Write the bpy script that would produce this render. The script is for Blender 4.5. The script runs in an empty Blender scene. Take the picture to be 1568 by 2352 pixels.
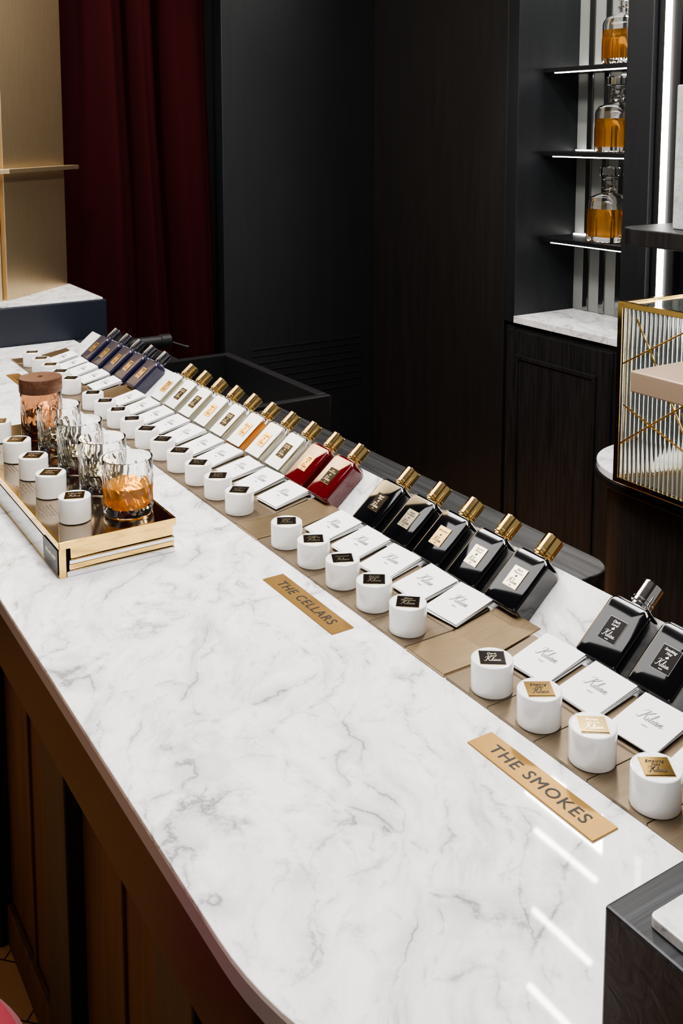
import bpy, bmesh, math, random
from mathutils import Vector, Matrix
random.seed(4)
SC=bpy.context.scene
COL=SC.collection
R=math.radians
try:
    SC.view_settings.look='AgX - Medium High Contrast'
except Exception as e: print(e)

# ------------------------------------------------------------------ materials
def setin(b,names,val):
    for n in names:
        if n in b.inputs:
            b.inputs[n].default_value=val; return
def pmat(name,col,rough=.5,metal=0,trans=0,coat=0,ior=1.45,emit=None,estr=0,spec=None,sheen=0):
    m=bpy.data.materials.new(name); m.use_nodes=True
    b=m.node_tree.nodes['Principled BSDF']
    b.inputs['Base Color'].default_value=(*col,1)
    b.inputs['Roughness'].default_value=rough
    b.inputs['Metallic'].default_value=metal
    b.inputs['IOR'].default_value=ior
    setin(b,['Transmission Weight'],trans); setin(b,['Coat Weight'],coat); setin(b,['Coat Roughness'],.04)
    if spec is not None: setin(b,['Specular IOR Level'],spec)
    if sheen: setin(b,['Sheen Weight'],sheen)
    if emit: 
        b.inputs['Emission Color'].default_value=(*emit,1); b.inputs['Emission Strength'].default_value=estr
    return m
def nn(m,t,**k):
    n=m.node_tree.nodes.new(t)
    for a,v in k.items(): setattr(n,a,v)
    return n
def lk(m,a,b): m.node_tree.links.new(a,b)
def ramp(m,stops):
    n=nn(m,'ShaderNodeValToRGB'); e=n.color_ramp.elements
    e[0].position=stops[0][0]; e[0].color=(*stops[0][1],1)
    e[1].position=stops[-1][0]; e[1].color=(*stops[-1][1],1)
    for p,c in stops[1:-1]:
        x=e.new(p); x.color=(*c,1)
    return n
def g(v): return (v,v,v)

def marble(name,base=(.86,.850,.850),scale=1.0,rough=.03):
    m=pmat(name,base,rough); b=m.node_tree.nodes['Principled BSDF']
    tc=nn(m,'ShaderNodeTexCoord'); mp=nn(m,'ShaderNodeMapping')
    mp.inputs['Scale'].default_value=(scale,scale,scale); mp.inputs['Rotation'].default_value=(0,0,.55)
    lk(m,tc.outputs['Object'],mp.inputs['Vector'])
    def dist(src,s,det,amt):
        ns=nn(m,'ShaderNodeTexNoise'); ns.inputs['Scale'].default_value=s; ns.inputs['Detail'].default_value=det; ns.inputs['Roughness'].default_value=.6
        lk(m,mp.outputs[0],ns.inputs['Vector'])
        sub=nn(m,'ShaderNodeVectorMath',operation='SUBTRACT'); sub.inputs[1].default_value=(.5,.5,.5)
        lk(m,ns.outputs['Color'],sub.inputs[0])
        sc=nn(m,'ShaderNodeVectorMath',operation='SCALE'); sc.inputs['Scale'].default_value=amt
        lk(m,sub.outputs[0],sc.inputs[0])
        ad=nn(m,'ShaderNodeVectorMath',operation='ADD'); lk(m,src,ad.inputs[0]); lk(m,sc.outputs[0],ad.inputs[1])
        return ad.outputs[0]
    d1=dist(mp.outputs[0],3.2,2,.20); d2=dist(d1,20,9,.045)
    def vein(s,an,w,dark,seed,lo,hi,rot=0,soft=5):
        mp2=nn(m,'ShaderNodeMapping'); mp2.inputs['Scale'].default_value=(s,s*an,s); mp2.inputs['Location'].default_value=(seed,seed*2,0); mp2.inputs['Rotation'].default_value=(0,0,rot)
        lk(m,d2,mp2.inputs['Vector'])
        v=nn(m,'ShaderNodeTexVoronoi',feature='DISTANCE_TO_EDGE'); v.inputs['Scale'].default_value=1
        lk(m,mp2.outputs[0],v.inputs['Vector'])
        r=ramp(m,[(0,g(dark)),(w,g(dark*.5)),(w*soft,g(0))]); lk(m,v.outputs['Distance'],r.inputs[0])
        n2=nn(m,'ShaderNodeTexNoise'); n2.inputs['Scale'].default_value=s*1.5; n2.inputs['Detail'].default_value=6; n2.inputs['Roughness'].default_value=.65
        mp3=nn(m,'ShaderNodeMapping'); mp3.inputs['Location'].default_value=(seed*3,4,1); lk(m,mp.outputs[0],mp3.inputs['Vector']); lk(m,mp3.outputs[0],n2.inputs['Vector'])
        r2=ramp(m,[(lo,g(.03)),(hi,g(1))]); lk(m,n2.outputs['Fac'],r2.inputs[0])
        mu=nn(m,'ShaderNodeMath',operation='MULTIPLY'); lk(m,r.outputs[0],mu.inputs[0]); lk(m,r2.outputs[0],mu.inputs[1])
        return mu
    def mxx(a,c):
        s=nn(m,'ShaderNodeMath',operation='MAXIMUM'); lk(m,a.outputs[0],s.inputs[0]); lk(m,c.outputs[0],s.inputs[1]); return s
    s1=mxx(mxx(vein(12,.36,.022,.68,3.1,.43,.60,0,7),vein(24,.42,.034,.44,7.7,.43,.64,.2)),vein(7.5,.30,.015,.82,1.3,.44,.58,-.2,11))
    cl=nn(m,'ShaderNodeTexNoise'); cl.inputs['Scale'].default_value=1; cl.inputs['Detail'].default_value=9; cl.inputs['Roughness'].default_value=.68
    mp4=nn(m,'ShaderNodeMapping'); mp4.inputs['Scale'].default_value=(18,4.6,8); lk(m,d1,mp4.inputs['Vector']); lk(m,mp4.outputs[0],cl.inputs['Vector'])
    rc=ramp(m,[(.43,g(0)),(.56,g(.18)),(.70,g(.58))]); lk(m,cl.outputs['Fac'],rc.inputs[0])
    s2=mxx(s1,rc)
    mx=nn(m,'ShaderNodeMixRGB'); mx.inputs[1].default_value=(*base,1); mx.inputs[2].default_value=(.12,.118,.13,1)
    lk(m,s2.outputs[0],mx.inputs[0]); lk(m,mx.outputs[0],b.inputs['Base Color'])
    return m

def wood(name,c1,c2,axis='z',rough=.45,scale=1.0,bump=.25):
    m=pmat(name,c1,rough); b=m.node_tree.nodes['Principled BSDF']
    tc=nn(m,'ShaderNodeTexCoord'); mp=nn(m,'ShaderNodeMapping')
    s=[70*scale]*3; s['xyz'.index(axis)]=4*scale
    mp.inputs['Scale'].default_value=s
    lk(m,tc.outputs['Object'],mp.inputs['Vector'])
    n=nn(m,'ShaderNodeTexNoise'); n.inputs['Scale'].default_value=1; n.inputs['Detail'].default_value=6; n.inputs['Distortion'].default_value=1.2
    lk(m,mp.outputs[0],n.inputs['Vector'])
    r=ramp(m,[(.35,c1),(.65,c2)]); lk(m,n.outputs['Fac'],r.inputs[0]); lk(m,r.outputs[0],b.inputs['Base Color'])
    bp=nn(m,'ShaderNodeBump'); bp.inputs['Strength'].default_value=bump; bp.inputs['Distance'].default_value=.002
    lk(m,n.outputs['Fac'],bp.inputs['Height']); lk(m,bp.outputs[0],b.inputs['Normal'])
    return m
def brushed(name,c1,c2,rough,axis='z',scale=1,bump=.03):
    m=wood(name,c1,c2,axis,rough,scale,bump)
    m.node_tree.nodes['Principled BSDF'].inputs['Metallic'].default_value=1
    return m

MARBLE=marble('white_marble')
MARBLE2=marble('niche_marble',scale=1.4)
OAK=wood('black_oak',(.008,.008,.009),(.020,.019,.019),'z',.42)
OAKY=wood('black_oak_top',(.006,.006,.0065),(.030,.030,.032),'y',.45,.7,.5)
OAKX=wood('charcoal_oak',(.012,.013,.015),(.030,.032,.036),'x',.45,.8,.4)
WALLB=wood('blue_black_panel',(.009,.0105,.0125),(.012,.0135,.016),'z',.45,.6,.05)
WALLBR=wood('brown_black_panel',(.012,.0105,.010),(.016,.014,.013),'z',.45,.6,.08)
BROWN=wood('brown_oak',(.075,.030,.011),(.115,.048,.018),'z',.5,.5)
APRON=pmat('dark_maroon_lacquer',(.014,.004,.004),.35,spec=.3)
SHADEEDGE=pmat('edge_shade_grey',(.26,.26,.27),.3)  # shade on the marble slab's edge, put into the colour
BRASS=brushed('brushed_brass',(.66,.51,.31),(.71,.56,.35),.40,'z',3,.015)
BRONZE=brushed('brushed_bronze',(.20,.155,.108),(.225,.175,.122),.48,'x',2)
BRONZE2=brushed('bronze_plate',(.30,.22,.13),(.34,.255,.155),.38,'x',2)
OLDG=pmat('old_gold',(.22,.15,.06),.14,1)
LIDG=pmat('lid_gold',(.36,.225,.07),.12,1)
SIGN=brushed('sign_brass',(.34,.20,.065),(.37,.22,.075),.42,'y',3)
GOLD=pmat('polished_gold',(.95,.70,.32),.12,1)
GOLD2=pmat('yellow_gold',(.88,.58,.19),.10,1)
LGOLD=pmat('label_gold',(.85,.60,.27),.20,1)
GOLDL=pmat('pale_gold',(.93,.82,.60),.30,1)
PLG=pmat('pale_gold_plate',(.95,.84,.62),.15,1)
SILV=pmat('dull_silver_print',(.55,.55,.55),.35,1)
CHROME=pmat('polished_chrome',(.82,.82,.84),.08,1)
DCHROME=pmat('dark_chrome',(.36,.36,.42),.10,1)
BLK=pmat('black_gloss_glass',(.003,.003,.004),.03,coat=1)
BLKM=pmat('black_matte',(.008,.008,.009),.4)
BLKW=pmat('black_recess',(.005,.005,.006),.6)
BLKL=pmat('black_enamel',(.008,.006,.005),.25,spec=.15)
INK=pmat('dark_ink',(.010,.009,.008),.5)
GREYINK=pmat('grey_ink',(.20,.20,.20),.5)
WHITE=pmat('white_ceramic',(.86,.86,.85),.12,coat=.4)
PAPER=pmat('white_card',(.84,.84,.84),.7)
WLAQ=pmat('white_lacquer',(.86,.86,.85),.12,coat=.5)
RED=pmat('red_lacquer',(.080,.0015,.004),.05,coat=1)
NAVY=pmat('navy_lacquer',(.012,.011,.034),.16,coat=.5)
GLASS=pmat('clear_glass',(1,1,1),.0,trans=1,ior=1.46)
CRYST=pmat('cut_crystal',(1,1,1),.0,trans=1,ior=1.28)
BROWNG=pmat('brown_glass',(.66,.44,.30),.0,trans=1,ior=1.28)
GLASST=pmat('thin_glass',(.96,1,.99),.0,trans=1,ior=1.15)
FLUTE=pmat('fluted_clear_glass',(.95,1,.98),.03,trans=.96,ior=1.45)
AMBER=pmat('amber_liquid',(1.0,.46,.05),.0,trans=.82,ior=1.28)
AMBERD=pmat('whisky_liquid',(1.0,.46,.07),.02,trans=.90,ior=1.33)
PALE=pmat('pale_green_liquid',(.92,.92,.72),.0,trans=1,ior=1.28)
PALEG=pmat('pale_gold_liquid',(.94,.92,.78),.1,trans=.6)
ORANGE=pmat('orange_liquid',(.95,.45,.12),.1,trans=.6)
WALNUT=wood('walnut',(.075,.030,.016),(.13,.058,.03),'x',.4,1.2)
LED=pmat('led_white',(1,1,1),.5,emit=(1,.97,.92),estr=11)
CASEGLOW=pmat('added_case_glow',(1,1,1),.5,emit=(1,.96,.88),estr=12)  # emission for the bars added inside the glass case
LEDC=pmat('ceiling_led_white',(1,1,1),.5,emit=(1,.97,.92),estr=75)
CEILM=pmat('ceiling_dark',(.10,.095,.09),.8)
BLUEB=pmat('pale_blue_box',(.30,.38,.42),.4)
PINKB=pmat('pale_tan_bronze',(.58,.43,.31),.35,.6)
MIRROR=pmat('smoked_mirror',(.34,.36,.34),.10,1)
TTOP=pmat('taupe_mirror',(.54,.46,.37),.12,1)
NICHEB=pmat('grey_niche_back',(.22,.225,.215),.25)

VELVET=pmat('red_velvet',(.017,.0003,.0012),.95,sheen=.06)
b=VELVET.node_tree.nodes['Principled BSDF']; setin(b,['Sheen Roughness'],.3)
b.inputs['Sheen Tint'].default_value=(.8,.02,.05,1); setin(b,['Specular IOR Level'],.15)
STOOLV=pmat('crimson_velvet',(.20,.008,.02),.9,sheen=.3)

FLOORM=pmat('parquet',(.35,.16,.06),.4)
b=FLOORM.node_tree.nodes['Principled BSDF']
tc=nn(FLOORM,'ShaderNodeTexCoord'); mp=nn(FLOORM,'ShaderNodeMapping'); mp.inputs['Rotation'].default_value=(0,0,R(45))
lk(FLOORM,tc.outputs['Object'],mp.inputs['Vector'])
br=nn(FLOORM,'ShaderNodeTexBrick'); br.inputs['Scale'].default_value=2.2; br.inputs['Mortar Size'].default_value=.004
br.inputs['Color1'].default_value=(.46,.21,.08,1); br.inputs['Color2'].default_value=(.36,.16,.055,1); br.inputs['Mortar'].default_value=(.05,.02,.01,1)
lk(FLOORM,mp.outputs[0],br.inputs['Vector']); lk(FLOORM,br.outputs['Color'],b.inputs['Base Color'])

# ------------------------------------------------------------------ geometry helpers
def mesh_from_bm(bm,name,angle=35,recalc=True):
    if recalc: bmesh.ops.recalc_face_normals(bm,faces=bm.faces)
    me=bpy.data.meshes.new(name); bm.to_mesh(me); bm.free()
    for p in me.polygons: p.use_smooth=True
    me.set_sharp_from_angle(angle=R(angle))
    return me
def do_bevel(bm,w,seg=2,ang=30):
    if w<=0: return
    es=[e for e in bm.edges if len(e.link_faces)==2 and e.calc_face_angle(0)>R(ang)]
    bmesh.ops.bevel(bm,geom=es,offset=w,segments=seg,profile=.5,affect='EDGES')
def m_box(x0,x1,y0,y1,z0,z1,bev=.001,seg=2):
    bm=bmesh.new(); bmesh.ops.create_cube(bm,size=1)
    for v in bm.verts:
        v.co=Vector(((x0+x1)/2+v.co.x*(x1-x0),(y0+y1)/2+v.co.y*(y1-y0),(z0+z1)/2+v.co.z*(z1-z0)))
    do_bevel(bm,min(bev,.3*min(x1-x0,y1-y0,z1-z0)),seg)
    return mesh_from_bm(bm,'box',8)
def m_prism(pts,axis,a,b_,bev=.001,seg=2,angle=8):
    bm=bmesh.new()
    def P(p,t):
        if axis=='z': return (p[0],p[1],t)
        if axis=='y': return (p[0],t,p[1])
        return (t,p[0],p[1])
    v0=[bm.verts.new(P(p,a)) for p in pts]; v1=[bm.verts.new(P(p,b_)) for p in pts]
    bm.faces.new(v0); bm.faces.new(v1[::-1]); n=len(pts)
    for i in range(n): bm.faces.new((v0[i],v0[(i+1)%n],v1[(i+1)%n],v1[i]))
    bmesh.ops.recalc_face_normals(bm,faces=bm.faces)
    do_bevel(bm,bev,seg)
    return mesh_from_bm(bm,'prism',angle)
def m_rings(prof,seg=48,fn=None,capb=True,capt=True,angle=35,twist=0):
    bm=bmesh.new(); rings=[]
    for i,(r,z) in enumerate(prof):
        ring=[]
        for k in range(seg):
            th=2*math.pi*k/seg
            rr=fn(th,z,r,i) if fn else r
            t2=th+twist*z
            ring.append(bm.verts.new((rr*math.cos(t2),rr*math.sin(t2),z)))
        rings.append(ring)
    for a,b_ in zip(rings,rings[1:]):
        for k in range(seg): bm.faces.new((a[k],a[(k+1)%seg],b_[(k+1)%seg],b_[k]))
    if capb: bm.faces.new(rings[0][::-1])
    if capt: bm.faces.new(rings[-1])
    return mesh_from_bm(bm,'lathe',angle)
def arc(cx,cy,rx,ry,a0,a1,n=10):
    return [(cx+rx*math.cos(R(a0+(a1-a0)*i/n)),cy+ry*math.sin(R(a0+(a1-a0)*i/n))) for i in range(n+1)]
def join_meshes(ms):
    bm=bmesh.new()
    for m in ms: bm.from_mesh(m)
    me=bpy.data.meshes.new('joined'); bm.to_mesh(me); bm.free(); return me
def ob(name,me,mat=None,parent=None,loc=(0,0,0),rot=(0,0,0),label=None,category=None,group=None,kind=None,mw=None):
    if mat is not None and me is not None and len(me.materials)==0: me.materials.append(mat)
    o=bpy.data.objects.new(name,me)
    if me is not None: me.name=name
    if mw is not None: o.matrix_local=mw
    else: o.location=loc; o.rotation_euler=rot
    COL.objects.link(o)
    if mat is not None and me is not None and me.materials[0]!=mat:
        o.material_slots[0].link='OBJECT'; o.material_slots[0].material=mat
    if parent is not None: o.parent=parent
    if label: o['label']=label
    if category: o['category']=category
    if group: o['group']=group
    if kind: o['kind']=kind
    return o
def thing(name,label,category,loc=(0,0,0),rot=(0,0,0),group=None):
    o=bpy.data.objects.new(name,None); o.empty_display_size=.02
    o.location=loc; o.rotation_euler=rot; COL.objects.link(o)
    o['label']=label; o['category']=category
    if group: o['group']=group
    return o
TC={}
def m_text(lines,h,maxw,shear=0,spacing=1,ext=.0002,bold=0):
    key=(lines,h,maxw,shear,bold)
    if key in TC: return TC[key]
    cu=bpy.data.curves.new('t','FONT'); cu.body=lines; cu.size=1; cu.shear=shear; cu.align_x='CENTER'; cu.align_y='CENTER'; cu.space_character=spacing; cu.resolution_u=3
    cu.space_line=.9
    o=bpy.data.objects.new('t',cu); COL.objects.link(o)
    dg=bpy.context.evaluated_depsgraph_get(); me=bpy.data.meshes.new_from_object(o.evaluated_get(dg))
    bpy.data.objects.remove(o); 
    xs=[v.co.x for v in me.vertices]; ys=[v.co.y for v in me.vertices]
    w=max(xs)-min(xs); hh=max(ys)-min(ys); s=min(maxw/w,h/hh)
    cx=(max(xs)+min(xs))/2; cy=(max(ys)+min(ys))/2
    for v in me.vertices: v.co=Vector(((v.co.x-cx)*s,(v.co.y-cy)*s,0))
    bm=bmesh.new(); bm.from_mesh(me)
    r=bmesh.ops.extrude_face_region(bm,geom=bm.faces[:])
    for e in r['geom']:
        if isinstance(e,bmesh.types.BMVert): e.co.z+=ext
    bm.to_mesh(me); bm.free()
    if bold:
        ms=[]
        for k,(dx,dy) in enumerate([(-1,-.5),(1,-.5),(-1,.5),(1,.5)]):
            c=me.copy(); c.transform(T(dx*bold,dy*bold,k*.00002)); ms.append(c)
        me=join_meshes(ms)
    TC[key]=me; return me
STROKES=[
 [(-.12,.70),(-.06,.90),(.12,1.0),(.30,.97),(.40,1.02)],
 [(.30,.98),(.20,.62),(.07,.14),(-.06,-.03),(-.20,.0),(-.22,.12)],
 [(.74,1.02),(.66,1.0),(.50,.78),(.30,.54),(.18,.50)],
 [(.20,.52),(.33,.46),(.42,.18),(.52,.0),(.62,.06),(.70,.34),(.64,.08),(.70,.0),(.80,.08),(.98,.58),(1.06,.90),(1.0,.97),(.93,.75),(.85,.12),(.92,.0),(1.0,.06),(1.10,.34),(1.04,.08),(1.10,.0),(1.20,.07),(1.34,.34),(1.47,.33)],
 [(1.47,.33),(1.34,.36),(1.24,.18),(1.27,.01),(1.40,.06),(1.50,.33),(1.44,.08),(1.50,.0),(1.60,.10),(1.69,.35),(1.60,.0)],
 [(1.62,.08),(1.76,.32),(1.84,.33),(1.79,.08),(1.86,.0),(2.05,.14)],
 [(.76,.52),(.785,.55)],[(1.16,.52),(1.185,.55)]]
def cr(p0,p1,p2,p3,t):
    return tuple(.5*((2*b_)+(-a+c)*t+(2*a-5*b_+4*c-d)*t*t+(-a+3*b_-3*c+d)*t**3) for a,b_,c,d in zip(p0,p1,p2,p3))
def m_script(w,thick=1.0):
    key=('script',w,thick)
    if key in TC: return TC[key]
    bm=bmesh.new(); s=w/2.27
    for k,st_ in enumerate(STROKES):
        P=[st_[0]]+st_+[st_[-1]]; pts=[]
        for i in range(1,len(P)-2):
            for t in range(6): pts.append(cr(P[i-1],P[i],P[i+1],P[i+2],t/6))
        pts.append(st_[-1]); prev=None; z=.00008*(k%3)
        for i,p in enumerate(pts):
            a=pts[max(0,i-1)]; c=pts[min(len(pts)-1,i+1)]
            dx,dy=c[0]-a[0],c[1]-a[1]; L=math.hypot(dx,dy) or 1
            hw=(.013+.026*max(0,-dy/L) if k<6 else .03)*thick
            n=(-dy/L*hw,dx/L*hw)
            x=(p[0]+.12*p[1]-.92)*s; y=(p[1]-.45)*s
            q=(bm.verts.new((x+n[0]*s,y+n[1]*s,z+.0002)),bm.verts.new((x-n[0]*s,y-n[1]*s,z+.0002)))
            if prev: bm.faces.new((prev[1],q[1],q[0],prev[0]))
            prev=q
    me=mesh_from_bm(bm,'script',180,recalc=False); TC[key]=me; return me
FLAT=Matrix(((0,1,0,0),(-1,0,0,0),(0,0,1,0),(0,0,0,1)))
FRONT=Matrix(((0,0,-1,0),(-1,0,0,0),(0,1,0,0),(0,0,0,1)))
def T(x,y,z): return Matrix.Translation((x,y,z))

# ------------------------------------------------------------------ camera
cam=bpy.data.cameras.new('camera'); co=bpy.data.objects.new('camera',cam); COL.objects.link(co)
co.location=(0,0,1.6); co.rotation_euler=(R(90-6.5),0,R(-32.52))
cam.lens=36*2300/2352; cam.sensor_width=36; cam.shift_y=-614/2352; cam.clip_start=.02
SC.camera=co

# ------------------------------------------------------------------ room shell
def st(name,me,mat): return ob(name,me,mat,kind='structure')
st('floor',m_box(-2.5,2.9,-1.5,3.7,-.05,0,0),FLOORM)
st('ceiling',m_box(-2.5,2.9,-1.5,3.7,2.9,2.95,0),CEILM)
st('wall_end',m_box(-2.5,2.9,3.58,3.65,0,2.9,0),BLKW)
st('wall_side',m_box(2.70,2.78,-1.5,3.58,0,2.9,0),BLKW)
st('trim_1',m_box(1.69,2.40,3.50,3.58,0,2.9,.003),WALLB)
st('trim_2',m_box(2.392,2.70,2.672,3.50,0,2.9,.003),WALLBR)
st('trim_3',m_box(2.43,2.70,.9,2.028,0,2.9,.002),WALLB)

vent=thing('vent_grille','black slatted air vent set in the dark wall panel','vent',(0,0,-.14))
ob('frame',join_meshes([m_box(1.80,2.33,3.496,3.4995,.867,.875,.001),m_box(1.80,2.33,3.496,3.4995,.66,.668,.001),m_box(1.80,1.808,3.496,3.4995,.668,.867,.001),m_box(2.322,2.33,3.496,3.4995,.668,.867,.001)]),WALLB,vent)
ob('slats',join_meshes([m_box(1.81,2.32,3.4965,3.4995,.69+.03*i,.695+.03*i,.0005) for i in range(6)]),WALLB,vent)

def curtain():
    bm=bmesh.new(); NX=260; NZ=40; x0,x1=.90,1.655; grid=[]
    for j in range(NZ+1):
        t=j/NZ; z=.02+t*2.85; row=[]
        for i in range(NX+1):
            s=i/NX
            ph=s*2*math.pi*4.2+1.1*math.sin(z*.9+s*7)+.8*math.sin(s*11)
            y=3.492+.044*math.sin(ph)+.014*math.sin(2.1*ph+1+z)+.008*math.sin(z*3+s*14)
            x=x0+(x1-x0)*s+.012*math.sin(z*2.1)*s
            row.append(bm.verts.new((x,y,z)))
        grid.append(row)
    for j in range(NZ):
        for i in range(NX): bm.faces.new((grid[j][i],grid[j][i+1],grid[j+1][i+1],grid[j+1][i]))
    return mesh_from_bm(bm,'c',180)
ob('curtain',curtain(),VELVET,label='dark red velvet curtain hanging in deep vertical folds',category='curtain')

# ------------------------------------------------------------------ counter
ct=thing('marble_countertop','long white marble countertop with grey veins and a rounded end','countertop',(0,0,0))
outline=arc(.515,.68,.20,.28,270,180,20)+[(.315,3.045),(.950,3.045),(.950,.40)]
ob('slab_top',m_prism(outline,'z',.943,.950,.0015,3),MARBLE,ct)
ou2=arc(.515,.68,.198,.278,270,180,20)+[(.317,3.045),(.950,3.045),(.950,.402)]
ob('slab_edge',m_prism(ou2,'z',.922,.9429,.001,1),SHADEEDGE,ct,label='marble slab edge coloured grey for its shade')
wo=[(.952,.99)]+arc(1.078,1.035,.045,.045,270,360,14)+[(1.123,2.032),(.992,2.032),(.992,2.612),(1.123,2.612),(1.123,3.045),(.952,3.045)]
ob('wooden_worktop',m_prism(wo,'z',.900,.948,.002),OAKY,label='black oak worktop with rounded corner behind the marble',category='worktop')
cb=thing('counter_base','dark counter base with brown wood panels and black posts','counter',(0,0,0))
ao=arc(.53,.69,.195,.265,270,180,16)+[(.335,3.04),(.94,3.04),(.94,.425)]
ob('apron',m_prism(ao,'z',.795,.9215,.002),APRON,cb)
po=[(.43,.56),(.43,3.04),(.93,3.04),(.93,.56)]
ob('base_panel',m_prism(po,'z',.0,.794,.002),BROWN,cb,label='brown oak panelling')
for i,(a,b_) in enumerate([(.60,.70),(.94,1.05),(1.41,1.53),(1.88,1.99),(2.35,2.46)]):
    ob('post',m_box(.402,.43,a,b_,0,.794,.003),OAK,cb,label='black oak post')
for i,(a,b_) in enumerate([(.70,.94),(1.05,1.41),(1.53,1.88),(1.99,2.35)]):
    w=b_-a
    ob('panel_moulding',join_meshes([m_box(.418,.43,a+.002,a+.03,.0,.794,.003),m_box(.418,.43,a+.03,b_-.002,.0,.09,.003),m_box(.424,.43,a+w/2-.004,a+w/2+.004,.09,.794,.002)]),BROWN,cb)
ob('back_panel',m_prism([(.931,1.03),(1.09,1.03),(1.09,2.034),(.990,2.034),(.990,2.61),(1.09,2.61),(1.09,3.04),(.931,3.04)],'z',0,.899,.002),OAK,cb)

ob('bottle_stand',m_prism([(.878,.9503),(.9472,1.0085),(.9495,1.0085),(.9495,.9503)],'y',.42,2.86,.0008),MARBLE,label='sloping white marble stand holding a row of perfume bottles',category='display stand')

def tprof(up=0): return [(.711,.9503),(.711,.9535+up),(.785,.9535+up),(.852,.966+up),(.852,.9503)]
def display_tray(y0,y1,n):
    t=thing('display_tray','flat brown metal tray holding white cups and cards','tray',(0,0,0),group='bronze trays along the counter')
    w=(y1-y0)/n
    ob('tray_base',join_meshes([m_prism(tprof(),'y',y0+i*w+.0004,y0+(i+1)*w-.0004,.0004,1) for i in range(n)]),BRONZE,t)
def divider(y0,y1):
    ob('divider_plate',m_prism([(.7105,.9503),(.7105,.9545),(.788,.9545),(.868,.9685),(.868,.9665),(.788,.9503)],'y',y0,y1,.0005,1),BRONZE2,label='brushed bronze plate separating groups of perfumes',category='divider plate',group='bronze plates between the trays')
S_cups=[.597,.6785,.757,.835]; C_cups=[1.0,1.078,1.158,1.239,1.321]
W_cups=[1.485+.0842*i for i in range(10)]; B_cups=[2.408+.086*i for i in range(5)]
display_tray(.43,.885,6)
divider(.888,.964)
display_tray(.967,1.362,5)
divider(1.365,1.440)
display_tray(1.443,2.285,10)
divider(2.288,2.362)
display_tray(2.365,2.79,5)
divider(2.793,2.86)

cup_prof=[(.0232,0),(.0243,.0006),(.0246,.002),(.0246,.0355),(.0243,.0370),(.0236,.0377),(.0226,.0378),(.0220,.0374),(.010,.0374),(.0005,.0375)]
CUP=m_rings(cup_prof,64,angle=28); 
DIA=m_box(-.0142,.0142,-.0142,.0142,0,.0008,.0003,1)
EDGE=m_box(-.0150,.0150,-.0150,.0150,0,.0005,.0002,1)
def cup(x,y,z,style,txt='Kilian',rz=-33,grp='white cups along the bronze trays'):
    lab={'b':'round white ceramic cup with square black and gold label','g':'round white ceramic cup with square shiny gold label','d':'round white ceramic cup with square dark gold label'}[style]
    t=thing('ceramic_cup',lab,'cup',(x,y,z),group=grp)
    ob('cup_body',CUP,WHITE,t)
    q=(0,0,R(rz)); gold=style=='g'
    ob('label_border',EDGE,GOLD,t,(0,0,.0377),q,label='gold label border')
    ob('label_plate',DIA,LIDG if gold else (OLDG if style=='d' else BLKL),t,(0,0,.0379),q,label='gold label plate' if gold else 'dark label plate')
    tm=INK if gold else GOLDL
    rm=Matrix.Rotation(R(rz),4,'Z')
    ob('name_lettering',m_text(txt,.0085,.020,.35),tm,t,mw=T(0,0,.0388)@rm@T(0,.005,0))
    ob('brand_lettering',m_script(.020,1.2),tm,t,mw=T(0,0,.0388)@rm@T(0,-.005,0))
Cn=["Angels'\nShare","Straight\nto Heaven","Intoxicated","Sacred\nWood","Black\nPhantom"][::-1]
Sn=["Smoking\nHot","Roses\non Ice","Smoking\nHot","Dark\nLord"]
for y,s,n in zip(S_cups,'gdgb',Sn): cup(.740,y,.9536,s,n,-30+random.uniform(-8,8))
for y,n in zip(C_cups,Cn): cup(.740,y,.9536,'b',n,-33+random.uniform(-8,8))
Wn=["Love\ndon't be shy","Rolling\nin Love","Can't Stop\nLoving You","Love","Rose","Good Girl\nGone Bad","Princess","Bamboo\nHarmony","Can't Stop\nLoving You","Woman\nin Gold"]
for i,(y,n) in enumerate(zip(W_cups,Wn)): cup(.740,y,.9536,'b',n,-33+random.uniform(-12,12))
for y in B_cups: cup(.740,y,.9536,'d' if y>2.5 else 'b',"Moonlight\nin Heaven",-30+random.uniform(-12,12))

CARD=m_box(0,.070,-.032,.032,0,.0009,.0003,1)
PAR=m_text('PARIS',.0024,.012)
def cards(y):
    t=thing('card_stack','stack of square white cards with grey script lettering','card stack',(.790,y,.9565),(0,R(-10.5),R(random.uniform(-2,5))),group='white card stacks behind the cups')
    z=0
    for k in range(4):
        ob('card',CARD,PAPER,t,(random.uniform(-.0015,.0015),random.uniform(-.001,.001),z),(0,R(-.8*k),R(random.uniform(-1.5,1.5)))); z+=.0012
    mw=Matrix.Rotation(R(-2.4),4,'Y')
    ob('brand_lettering',m_script(.034,1.25),GREYINK,t,mw=T(0,0,z-.0002)@mw@T(.040,0,0)@FLAT)
    ob('city_lettering',PAR,GREYINK,t,mw=T(0,0,z-.0002)@mw@T(.026,0,0)@FLAT)
for y in [.597,.678,.757,.835]+C_cups+W_cups+B_cups: cards(y-.004)

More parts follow.
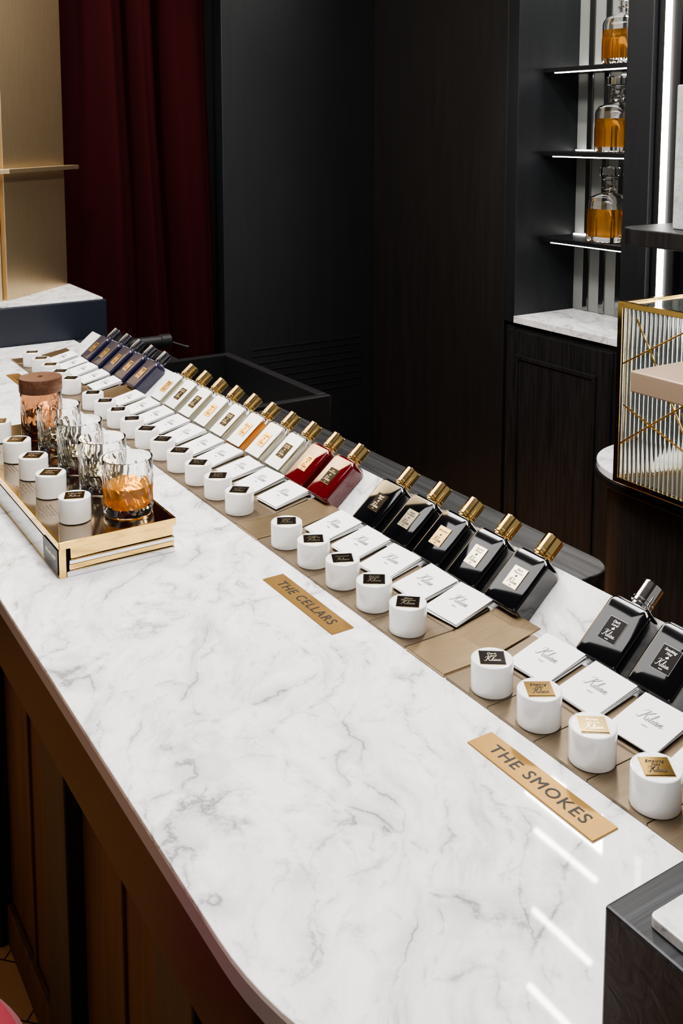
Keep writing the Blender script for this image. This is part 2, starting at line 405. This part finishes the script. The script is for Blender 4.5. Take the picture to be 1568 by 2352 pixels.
# ------------------------------------------------------------------ perfume bottles
BW=.0320; BH=.087; BD=.034
bo=[(-BW,0)]+[(BW,0)]+arc(BW-.012,BH-.012,.012,.012,0,90,14)+arc(-BW+.012,BH-.012,.012,.012,90,180,14)
B_BODY=m_prism(bo,'x',0,BD,.0055,9,13)
B_LIQ=m_prism([(-BW+.005,.007),(BW-.005,.007),(BW-.005,BH-.012),(-BW+.005,BH-.012)],'x',.007,BD-.006,.001,2)
B_PAN=m_prism([(-BW+.0055,.0055),(BW-.0055,.0055)]+arc(BW-.0115,BH-.0115,.006,.006,0,90,12)+arc(-BW+.0115,BH-.0115,.006,.006,90,180,12),'x',-.0007,.0001,.0003,1)
B_NECK=m_rings([(.0095,-.001),(.0118,-.001),(.0122,.001),(.0122,.004),(.0115,.0045),(.0112,.006),(.0112,.008)],40)
B_CAP=m_rings([(.0132,0),(.0138,.0005),(.0138,.0035),(.0133,.004),(.0133,.0048),(.0138,.0053),(.0138,.0285),(.0133,.0293),(.0122,.0295),(.0118,.0288),(.0005,.0288)],64,angle=25)
B_LAB=m_box(-.0012,0,-.0128,.0128,-.0155,.0155,.0003,1)
B_LABR=m_box(-.0008,0,-.0132,.0132,-.0159,.0159,.0003,1)
DOVE=m_prism([(-.002,.0),(0,.0013),(.0015,.0030),(.0013,.0008),(.0028,.0004),(.0012,-.0006),(-.0005,-.0014)],'z',0,.0002,0)
BX=.877-BD*math.sin(R(40)); BZ=.9503+BD*math.cos(R(40))
def bottle(y,body,metal,lab,name,label,liq=None,grp='perfume bottles leaning on the marble stand'):
    t=thing('perfume_bottle',label,'perfume bottle',(BX,y,BZ),(0,R(50),0),group=grp)
    if liq:
        ob('bottle_body',B_BODY,GLASS,t,label='clear glass body')
        ob('perfume',B_LIQ,liq,t)
        ob('front_panel',B_PAN,WLAQ,t,label='white lacquered front')
    else: ob('bottle_body',B_BODY,body,t)
    ob('neck_collar',B_NECK,metal,t,(BD/2,0,BH))
    ob('cap',B_CAP,metal,t,(BD/2,0,BH+.0055))
    x=-.0007 if liq else .0001; zc=.043
    ob('label_border',B_LABR,SILV if metal is CHROME else metal,t,(x,0,zc))
    ob('label_plate',B_LAB,{'k':BLKL,'g':LGOLD,'s':CHROME,'p':PLG}[lab],t,(x,0,zc))
    tm=(SILV if metal is CHROME else GOLDL) if lab=='k' else INK
    ob('name_lettering',m_text(name,.0076,.019,.35),tm,t,mw=T(x-.0012,0,zc+.0090)@FRONT)
    ob('emblem',DOVE,tm,t,mw=T(x-.0012,0,zc+.0014)@FRONT)
    ob('brand_lettering',m_script(.019,.95),tm,t,mw=T(x-.0012,0,zc-.0062)@FRONT)
    ob('city_lettering',m_text('PARIS',.0014,.008),tm,t,mw=T(x-.0012,0,zc-.0130)@FRONT)
for y,n in zip([.708,.788],["Smoking\nHot","Dark\nLord"]):
    bottle(y,BLK,CHROME,'k' ,n,'black glass perfume bottle with silver cap and dark label')
for i,(y,n) in enumerate(zip([.958,1.040,1.121,1.200,1.283],Cn)):
    l='ppgpk'[i]
    bottle(y,BLK,GOLD,l,n,'black glass perfume bottle with gold cap and '+('dark' if l=='k' else 'pale gold')+' label')
for i in range(10):
    y=1.430+.0805*i
    if i<2: bottle(y,RED,GOLD,'k' if i==0 else 'g',Wn[i],'deep red perfume bottle with gold cap')
    else:
        liq=[None,None,PALEG,PALEG,ORANGE,PALEG,PALEG,PALEG,PALEG,PALEG][i]
        k=i in(2,5,7,8)
        bottle(y,None,GOLD,'k' if k else 'g',Wn[i],'white perfume bottle with gold cap and '+('black' if k else 'gold')+' label',liq)
for i in range(5):
    bottle(2.315+.088*i,NAVY,DCHROME,'g',"Moonlight\nin Heaven",'navy blue perfume bottle with dark silver cap and gold label')

# ------------------------------------------------------------------ signs
def sign(y0,y1,text):
    t=thing('brass_sign','brass name plate with black capitals lying on the marble','sign',(.669,(y0+y1)/2,.9502),group='brass name plates on the counter')
    L=(y1-y0)/2
    ob('plate',m_box(-.0170,.0170,-L,L,0,.0016,.0003,1),SIGN,t)
    ob('lettering',m_text(text,.0160,2*L*.76,0,1.16,bold=.0002),INK,t,mw=T(0,0,.0016)@FLAT)
sign(.594,.773,'THE SMOKES'); sign(1.046,1.236,'THE CELLARS'); sign(2.50,2.69,'THE FRESH'); 

# ------------------------------------------------------------------ tray with tumblers
tr=thing('presentation_tray','tiered gold and mirror tray carrying crystal tumblers and cups','tray',(0,0,0))
Y0,Y1=1.395,2.03
ob('tray_top',m_box(.404,.585,Y0,Y1,.997,1.005,.0008),TTOP,tr,label='taupe mirror top plate')
ob('gold_rim',join_meshes([m_box(.4035,.5855,Y0-.001,Y0+.002,.9945,1.0058,.0004,1),m_box(.583,.5858,Y0,Y1,.9945,1.0058,.0004,1),m_box(.4032,.407,Y0,Y1,.9945,1.0058,.0004,1)]),GOLD2,tr)
ob('gold_drawer',m_box(.422,.583,Y0+.006,Y1,.9755,.9945,.001),GOLD2,tr)
ob('mirror_layer',m_box(.419,.584,Y0+.002,Y1,.9685,.9750,.001),CHROME,tr)
ob('gold_layer',m_box(.419,.584,Y0+.004,Y1,.9595,.9680,.001),GOLD2,tr)
ob('mirror_base',m_box(.415,.584,Y0+.001,Y1,.9503,.9590,.001),CHROME,tr)
ob('side_rail',m_box(.404,.4145,Y0+.002,Y1,.9503,.9945,.001),GOLD2,tr)
ob('name_panel',m_box(.4025,.4045,Y0+.006,Y0+.075,.954,.992,.0004,1),BLKL,tr,label='black panel with small pale lettering')
ob('panel_lettering',m_text('PRIVATE SHOP',.0052,.056),GOLDL,tr,mw=T(.4025,Y0+.040,.976)@FRONT)
ob('side_band',m_box(.4030,.4045,Y0+.080,Y1,.957,.990,.0004,1),MIRROR,tr)
bm=bmesh.new()
for a in range(5):
    for c in range(9):
        bmesh.ops.create_circle(bm,cap_ends=True,segments=8,radius=.0013,matrix=Matrix.Translation((.0055*a,-.022+.0055*c,0)))
PERF=mesh_from_bm(bm,'p')
for k in range(4): ob('perforation_pattern',PERF,BRONZE,tr,(.415,1.53+.118*k,1.0053))

TOUT=set(range(4,16))
def tfn(th,z,r,i):
    if i in TOUT:
        e=1 if .014<z<.066 else 0
        k=int(round(th/(2*math.pi)*80))%5
        return r*(1-.042*e*(0,.55,1,1,.55)[k])
    return r
tp=[(.030,0),(.036,.0),(.0380,.002),(.0385,.006),(.0388,.011),(.0388,.0150)]
for i in range(9): tp.append((.0389+.0004*i/8,.018+.046*i/8))
tp+=[(.0393,.069),(.0394,.080),(.0394,.087),(.0390,.0885),(.0380,.0885),(.0376,.087)]
tp+=[(.0364,.060),(.0360,.030),(.0350,.018),(.033,.0125),(.0005,.0115)]
TUMB=m_rings(tp,80,tfn,angle=16,twist=-9)
def liqmesh(top): return m_rings([(.0005,.0117),(.0328,.0127),(.0351,.018),(.0361,.030),(.0361+.0004*(top-.03)/.03,top),(.0005,top)],64,capb=False,capt=False)
LA=liqmesh(.046); LP=liqmesh(.034)
WL=m_rings([(.0340,.0),(.0400,.0),(.0410,.001),(.0410,.026),(.0400,.028),(.0005,.028)],64)
tum=[(1.458,'a'),(1.576,'p'),(1.693,'p'),(1.815,'p'),(1.930,'w')]
for y,k in tum:
    lab={'a':'cut crystal tumbler with bright amber liquid','p':'cut crystal tumbler with pale liquid','w':'brown cut glass tumbler with walnut lid'}[k]
    t=thing('crystal_tumbler',lab,'tumbler',(.533,y,1.0060),(0,0,R(random.uniform(0,60))),group='crystal tumblers on the gold tray')
    ob('glass_body',TUMB,BROWNG if k=='w' else CRYST,t)
    ob('liquid',LA if k!='p' else LP,AMBER if k=='a' else PALE,t)
    if k=='w':
        ob('wooden_lid',WL,WALNUT,t,(0,0,.0888)); ob('lid_inlay',m_box(-.006,.006,-.004,.004,0,.0008,.0002,1),GOLD,t,(0,0,.1167))
for i,y in enumerate([1.471,1.595,1.697,1.803,1.940]): cup(.452,y,1.0062,'d','Liqueur',-28+random.uniform(-10,10),'white cups on the gold tray')

# ------------------------------------------------------------------ sink and tap
sk=thing('sink','black rectangular sink basin behind the counter','sink',(0,0,0))
ob('basin',join_meshes([m_box(.996,1.27,2.038,2.062,.868,.955,.003),m_box(.996,1.27,2.582,2.606,.868,.955,.003),m_box(.996,1.018,2.062,2.582,.868,.955,.003),m_box(1.246,1.27,2.062,2.582,.868,.955,.003),m_box(.996,1.27,2.04,2.60,.80,.868,.003)]),pmat('black_composite',(.012,.012,.013),.3),sk)
ob('drain',m_rings([(.03,0),(.032,.002),(.025,.003),(.0005,.001)],32),CHROME,sk,(1.14,2.32,.8682))
ob('sink_cabinet',m_box(1.102,1.255,2.05,2.60,0,.799,.002),OAK,label='black oak cabinet beneath the sink',category='cabinet')
tp_=thing('tap','matte black cylindrical tap with a thin lever','tap',(1.02,2.66,.9485))
ob('tap_stem',m_rings([(.022,0),(.022,.004),(.014,.006),(.014,.045)],32),BLKM,tp_)
ob('tap_spout',m_rings([(.017,0),(.018,.001),(.018,.128),(.0205,.130),(.0205,.158),(.019,.160)],40),BLKM,tp_,(-.07,0,.050),(0,R(90),0))
ob('tap_lever',m_rings([(.0035,0),(.0035,.05),(.005,.052),(.005,.060)],20),BLKM,tp_,(.085,0,.048),(0,R(110),R(-20)))

# ------------------------------------------------------------------ end plinth and brass tower
pl=thing('end_plinth','dark blue-black plinth with marble top at the counter end','plinth',(0,0,0))
ob('plinth_body',m_box(.10,1.06,3.05,3.408,0,1.068,.003),pmat('blue_black_lacquer',(.010,.013,.022),.35),pl)
ob('marble_top',m_box(.115,1.050,3.058,3.402,1.068,1.074,.001),MARBLE2,pl)
bt=thing('brass_tower','tall brushed brass panelled display tower on the plinth','display tower',(0,0,0))
def slab(a,b_,th,z0,z1):
    d=Vector((b_[0]-a[0],b_[1]-a[1])).normalized(); n=Vector((-d.y,d.x))*th
    return m_prism([a,b_,(b_[0]+n.x,b_[1]+n.y),(a[0]+n.x,a[1]+n.y)],'z',z0,z1,.0015)
ob('brass_panel',slab((.778,3.148),(1.038,3.380),.018,1.0745,2.88),BRASS,bt)
ob('brass_panel',slab((.40,3.145),(.762,3.145),.02,1.0745,2.88),BRASS,bt)
ob('inner_post',m_box(.74,.80,3.185,3.24,1.0745,2.88,.002),BLKM,bt)
ob('brass_shelf',m_prism([(.40,3.10),(.785,3.10),(1.085,3.365),(1.062,3.39),(.775,3.135),(.40,3.135)],'z',1.470,1.484,.001),BRASS,bt)

# ------------------------------------------------------------------ niche cabinet
nc=thing('niche_cabinet','tall black oak cabinet with lit open niche and lower door','cabinet',(0,0,0))
ob('cabinet_body',m_box(2.402,2.695,2.035,2.665,0,.925,.002),OAK,nc)
ob('side_panel',m_box(2.388,2.695,2.612,2.668,.925,2.89,.002),WALLB,nc)
ob('side_panel',m_box(2.382,2.695,2.032,2.130,.925,2.89,.002),WALLB,nc)
ob('back_panel',m_box(2.675,2.695,2.13,2.612,.951,2.89,.001),NICHEB,nc)
for i in range(6): ob('mirror_strip',m_box(2.668,2.6745,2.155+.076*i,2.180+.076*i,.952,2.88,.003),MIRROR,nc)
ob('marble_base',m_box(2.384,2.690,2.131,2.611,.926,.950,.0015),MARBLE2,nc)
dr=ob('door',m_box(2.390,2.402,2.16,2.65,.06,.90,.002),OAK,nc)
ob('door_moulding',join_meshes([m_box(2.382,2.390,2.22,2.60,.80,.815,.003),m_box(2.382,2.390,2.22,2.60,.12,.135,.003),m_box(2.382,2.390,2.22,2.235,.135,.80,.003),m_box(2.382,2.390,2.585,2.60,.135,.80,.003)]),OAK,dr)
for z in (1.816,1.528,1.226):
    s=ob('shelf',m_box(2.50,2.667,2.132,2.610,z-.016,z,.001),BLKM,nc)
    ob('shelf_light',m_box(2.504,2.516,2.14,2.56,z-.0195,z-.0163,.0005,1),LED,s)
    ob('shelf_light',m_box(2.655,2.664,2.14,2.60,z+.0005,z+.004,.0005,1),LED,s)

def sq(n): 
    def f(th,z,r,i):
        c,s=abs(math.cos(th)),abs(math.sin(th))
        if r<.036: return r
        e=(c**n+s**n)**(-1/n)
        cut=1+(.025*abs(math.sin(12*th)) if z<.08 and i<14 else 0)
        return r*e*cut
    return f
dp=[(.053,0),(.057,.002),(.059,.008)]+[(.059,.008+.01*i) for i in range(1,13)]+[(.057,.138),(.049,.152),(.030,.163),(.020,.168),(.018,.176),(.024,.180),(.024,.186),(.019,.190),(.019,.206),(.028,.212),(.026,.215),(.013,.215),(.013,.165),(.045,.146),(.051,.130),(.052,.018),(.0005,.016)]
DEC=m_rings(dp,96,sq(5),angle=45)
DLQ=m_rings([(.0005,.0165),(.0522,.0180),(.0520,.112),(.0005,.112)],96,lambda th,z,r,i: r if r<.036 else r*(abs(math.cos(th))**5+abs(math.sin(th))**5)**(-1/5),capb=False,capt=False)
DST=m_rings([(.010,0),(.012,.022),(.029,.024),(.034,.028),(.034,.052),(.030,.056),(.0005,.056)],48,lambda th,z,r,i: r*(1+.03*math.sin(10*th)),angle=25)
for z,y in ((1.2262,2.365),(1.5282,2.340),(1.8162,2.318)):
    t=thing('whisky_decanter','square cut crystal decanter with amber spirit and flat stopper','decanter',(2.580,y,z),(0,0,R(8)),group='crystal decanters on the niche shelves')
    ob('glass_body',DEC,GLASS,t); ob('liquid',DLQ,AMBERD,t); ob('stopper',DST,GLASS,t,(0,0,.1955))

led=thing('light_strip','vertical white light strip recessed in dark wall','light strip',(0,0,0))
ob('housing',m_box(2.400,2.429,1.945,2.027,1.09,2.89,.002),BLKM,led)
ob('diffuser',m_box(2.392,2.3995,1.979,1.999,1.09,2.88,.001),LED,led)
so=[(2.425,1.45)]+[(2.425,1.90)]+arc(2.16,1.84,.06,.06,90,180,12)+[(2.10,1.45)]
ob('wall_shelf',m_prism(so,'z',1.292,1.338,.003),OAK,label='black oak wall shelf with rounded corner',category='shelf')
ob('marble_plaque',m_box(2.18,2.30,1.60,1.775,1.3385,1.72,.004),marble('grey_marble',(.6,.6,.6),2.5,.3),label='upright grey marble block standing on the wall shelf',category='marble block')
cn=thing('marble_console','rounded console with white marble top and dark base','console table',(0,0,0))
def cons(i): return [(2.425,1.0)]+[(2.425,1.87-i)]+arc(2.10,1.67,.20-i,.20-i,90,180,14)+[(1.90+i,1.0)]
ob('marble_top',m_prism(cons(0),'z',.715,.735,.002),MARBLE2,cn)
ob('base',m_prism(cons(.03),'z',0,.694,.002),OAK,cn)
ob('top_trim',m_prism(cons(-.004),'z',.6945,.714,.002),BLKM,cn)
gc=thing('glass_case','brass framed display case with fluted glass and gold wires','display case',(1.862,1.668,.7355))
L,Wd,H=.50,.40,.452; f=.014
fr=[]
for x in (0,Wd-f):
    for y in (-f,-L): fr.append(m_box(x,x+f,y,y+f,0,H,.001))
for z in (0,H-f):
    fr+= [m_box(f,Wd-f,-f,0,z,z+f,.001),m_box(f,Wd-f,-L,-L+f,z,z+f,.001),m_box(0,f,-L+f,-f,z,z+f,.001),m_box(Wd-f,Wd,-L+f,-f,z,z+f,.001)]
ob('brass_frame',join_meshes(fr),GOLD2,gc)
def fluted(y0,y1,z0,z1,x):
    bm=bmesh.new(); P=.013; n=int((y1-y0)/P)*8; rows=[]
    for i in range(n+1):
        y=y0+(y1-y0)*i/n; a=.0045*abs(math.sin(math.pi*(y-y0)/P))
        rows.append([bm.verts.new((x-a,y,z0)),bm.verts.new((x-a,y,z1)),bm.verts.new((x+.003,y,z1)),bm.verts.new((x+.003,y,z0))])
    for a,b_ in zip(rows,rows[1:]):
        for k in range(4): bm.faces.new((a[k],a[(k+1)%4],b_[(k+1)%4],b_[k]))
    bm.faces.new(rows[0]); bm.faces.new(rows[-1][::-1])
    return mesh_from_bm(bm,'f',50)
ob('fluted_glass',fluted(-L+f,-f,f,H-f,.006),FLUTE,gc)
ob('glass_top',m_box(f,Wd-f,-L+f,-f,H-.009,H-.004,.001),GLASST,gc)
FR=pmat('added_glow_backing',(.6,.64,.62),.4,emit=(1,.99,.95),estr=3.4)  # glow added to the backing to brighten the case
ob('back_glass',m_box(Wd-.008,Wd-.004,-L+f,-f,f,H-f,.001),FR,gc)
ob('side_glass',m_box(f,Wd-f,-.008,-.004,f,H-f,.001),GLASST,gc)
ob('floor_panel',m_box(f,Wd-f,-L+f,-f,.002,.008,.001),BRONZE,gc)
def rod(p,q,r,):
    p,q=Vector(p),Vector(q); d=q-p
    me=m_rings([(r,0),(r,d.length)],8); me.transform(Matrix.Translation(p)@d.to_track_quat('Z','Y').to_matrix().to_4x4()); return me
for p,q in [((-.002,-.02,.10),(-.002,-.42,.40)),((-.002,-.03,.20),(-.002,-.40,.06)),((-.002,-.06,.42),(-.002,-.30,.02)),((-.002,-.02,.30),(-.002,-.25,.44))]:
    ob('gold_wire',rod(p,q,.0022),GOLD2,gc)
for k,(x,y) in enumerate([(.37,-.05),(.37,-.14),(.37,-.24),(.37,-.36)]): ob('added_glow_bar',m_box(x,x+.008,y-.010,y,f,H-.02,.001),CASEGLOW,gc)  # added bars, giving bright stripes through the fluted glass
ob('gift_box',join_meshes([m_box(2.0,2.12,1.36,1.52,.745,.86,.006),m_box(1.995,2.125,1.355,1.525,.8605,.885,.005)]),BLUEB,label='pale blue lidded box inside the glass case',category='box')
tb=thing('bronze_side_table','table with thick pale tan bronze top','table',(0,0,0))
ob('tabletop',m_box(1.60,1.845,.75,1.395,1.060,1.105,.003),PINKB,tb)
ob('stem',m_box(1.70,1.78,.85,.93,.02,1.06,.004),PINKB,tb); ob('foot',m_box(1.62,1.815,.77,1.01,0,.02,.003),PINKB,tb)

bc=thing('display_plinth','charcoal oak plinth with raised white marble inlay','plinth',(0,0,0))
ob('plinth_body',m_box(.447,1.0,-.3,.396,0,1.12,.002),OAKX,bc)
ob('marble_inlay',m_prism([(.457,-.28),(.98,-.28),(.98,.370)]+arc(.461,.366,.004,.004,90,180,3),'z',1.1202,1.128,.001),MARBLE2,bc)

sl=thing('bar_stool','round stool with crimson velvet seat','stool',(.067,.985,0))
ob('seat',m_rings([(.150,.60),(.165,.605),(.170,.62),(.170,.645),(.160,.658),(.13,.664),(.0005,.667)],64),STOOLV,sl)
ob('stem',m_rings([(.02,.02),(.02,.60)],32),BRASS,sl); ob('foot',m_rings([(.16,0),(.16,.012),(.03,.02)],48),BRASS,sl)

# ------------------------------------------------------------------ lights
def lin(x,y0,y1,z=2.60):
    t=thing('ceiling_light','slim linear white ceiling light on thin rods','ceiling light',(x,(y0+y1)/2,z),group='linear ceiling lights'); l=(y1-y0)/2
    ob('housing',m_box(-.012,.012,-l-.01,l+.01,.005,.03,.001),BLKM,t); ob('diffuser',m_box(-.008,.008,-l,l,-.002,.0045,.0005,1),LEDC,t)
    ob('rod',m_rings([(.003,.03),(.003,.298)],10),BLKM,t,(0,l-.02,0)); ob('rod',m_rings([(.003,.03),(.003,.298)],10),BLKM,t,(0,-l+.02,0))
lin(2.195,1.98,2.25); lin(1.95,1.77,2.0); lin(1.755,1.57,1.81)
def area(name,loc,rot,sx,sy,e,col=(1,.95,.88)):
    l=bpy.data.lights.new(name,'AREA'); l.shape='RECTANGLE'; l.size=sx; l.size_y=sy; l.energy=e; l.color=col
    o=bpy.data.objects.new(name,l); o.location=loc; o.rotation_euler=rot; COL.objects.link(o); return o
def spot(name,loc,tgt,e,ang=60,rad=.03,col=(1,.96,.9)):
    l=bpy.data.lights.new(name,'SPOT'); l.energy=e; l.spot_size=R(ang); l.spot_blend=.6; l.shadow_soft_size=rad; l.color=col
    o=bpy.data.objects.new(name,l); o.location=loc; o.rotation_euler=(Vector(tgt)-Vector(loc)).to_track_quat('-Z','Y').to_euler(); COL.objects.link(o)
area('counter_lamp',(.66,1.7,2.80),(0,0,0),.6,3.2,118,(1,.97,.945))
area('bottle_sheen_fill',(.08,2.6,2.80),(0,0,0),.42,1.3,6,(1,.975,.95))  # unseen panel added for sheen on bottle fronts and labels
area('room_fill',(-1.0,.3,2.6),(0,R(-35),0),1.2,1.6,11,(1,.95,.9))  # soft fill added from the camera side
for y in (1.2,2.0,2.8): spot('sparkle_fill',(1.5,y,2.85),(.9,y,.95),14)  # unseen spots added for small sparkles on the bottles
area('niche_lamp',(2.52,2.37,2.75),(0,0,0),.15,.4,28)
spot('niche_spot',(1.6,1.8,2.7),(2.6,2.37,1.5),70,40)
spot('tower_fill',(.2,2.1,2.8),(.85,3.2,1.9),105,44,.1,(1,.93,.82))  # wash added to brighten the brass tower
w=bpy.data.worlds.new('w'); SC.world=w; w.use_nodes=True
w.node_tree.nodes['Background'].inputs[0].default_value=(1,.94,.88,1); w.node_tree.nodes['Background'].inputs[1].default_value=.26
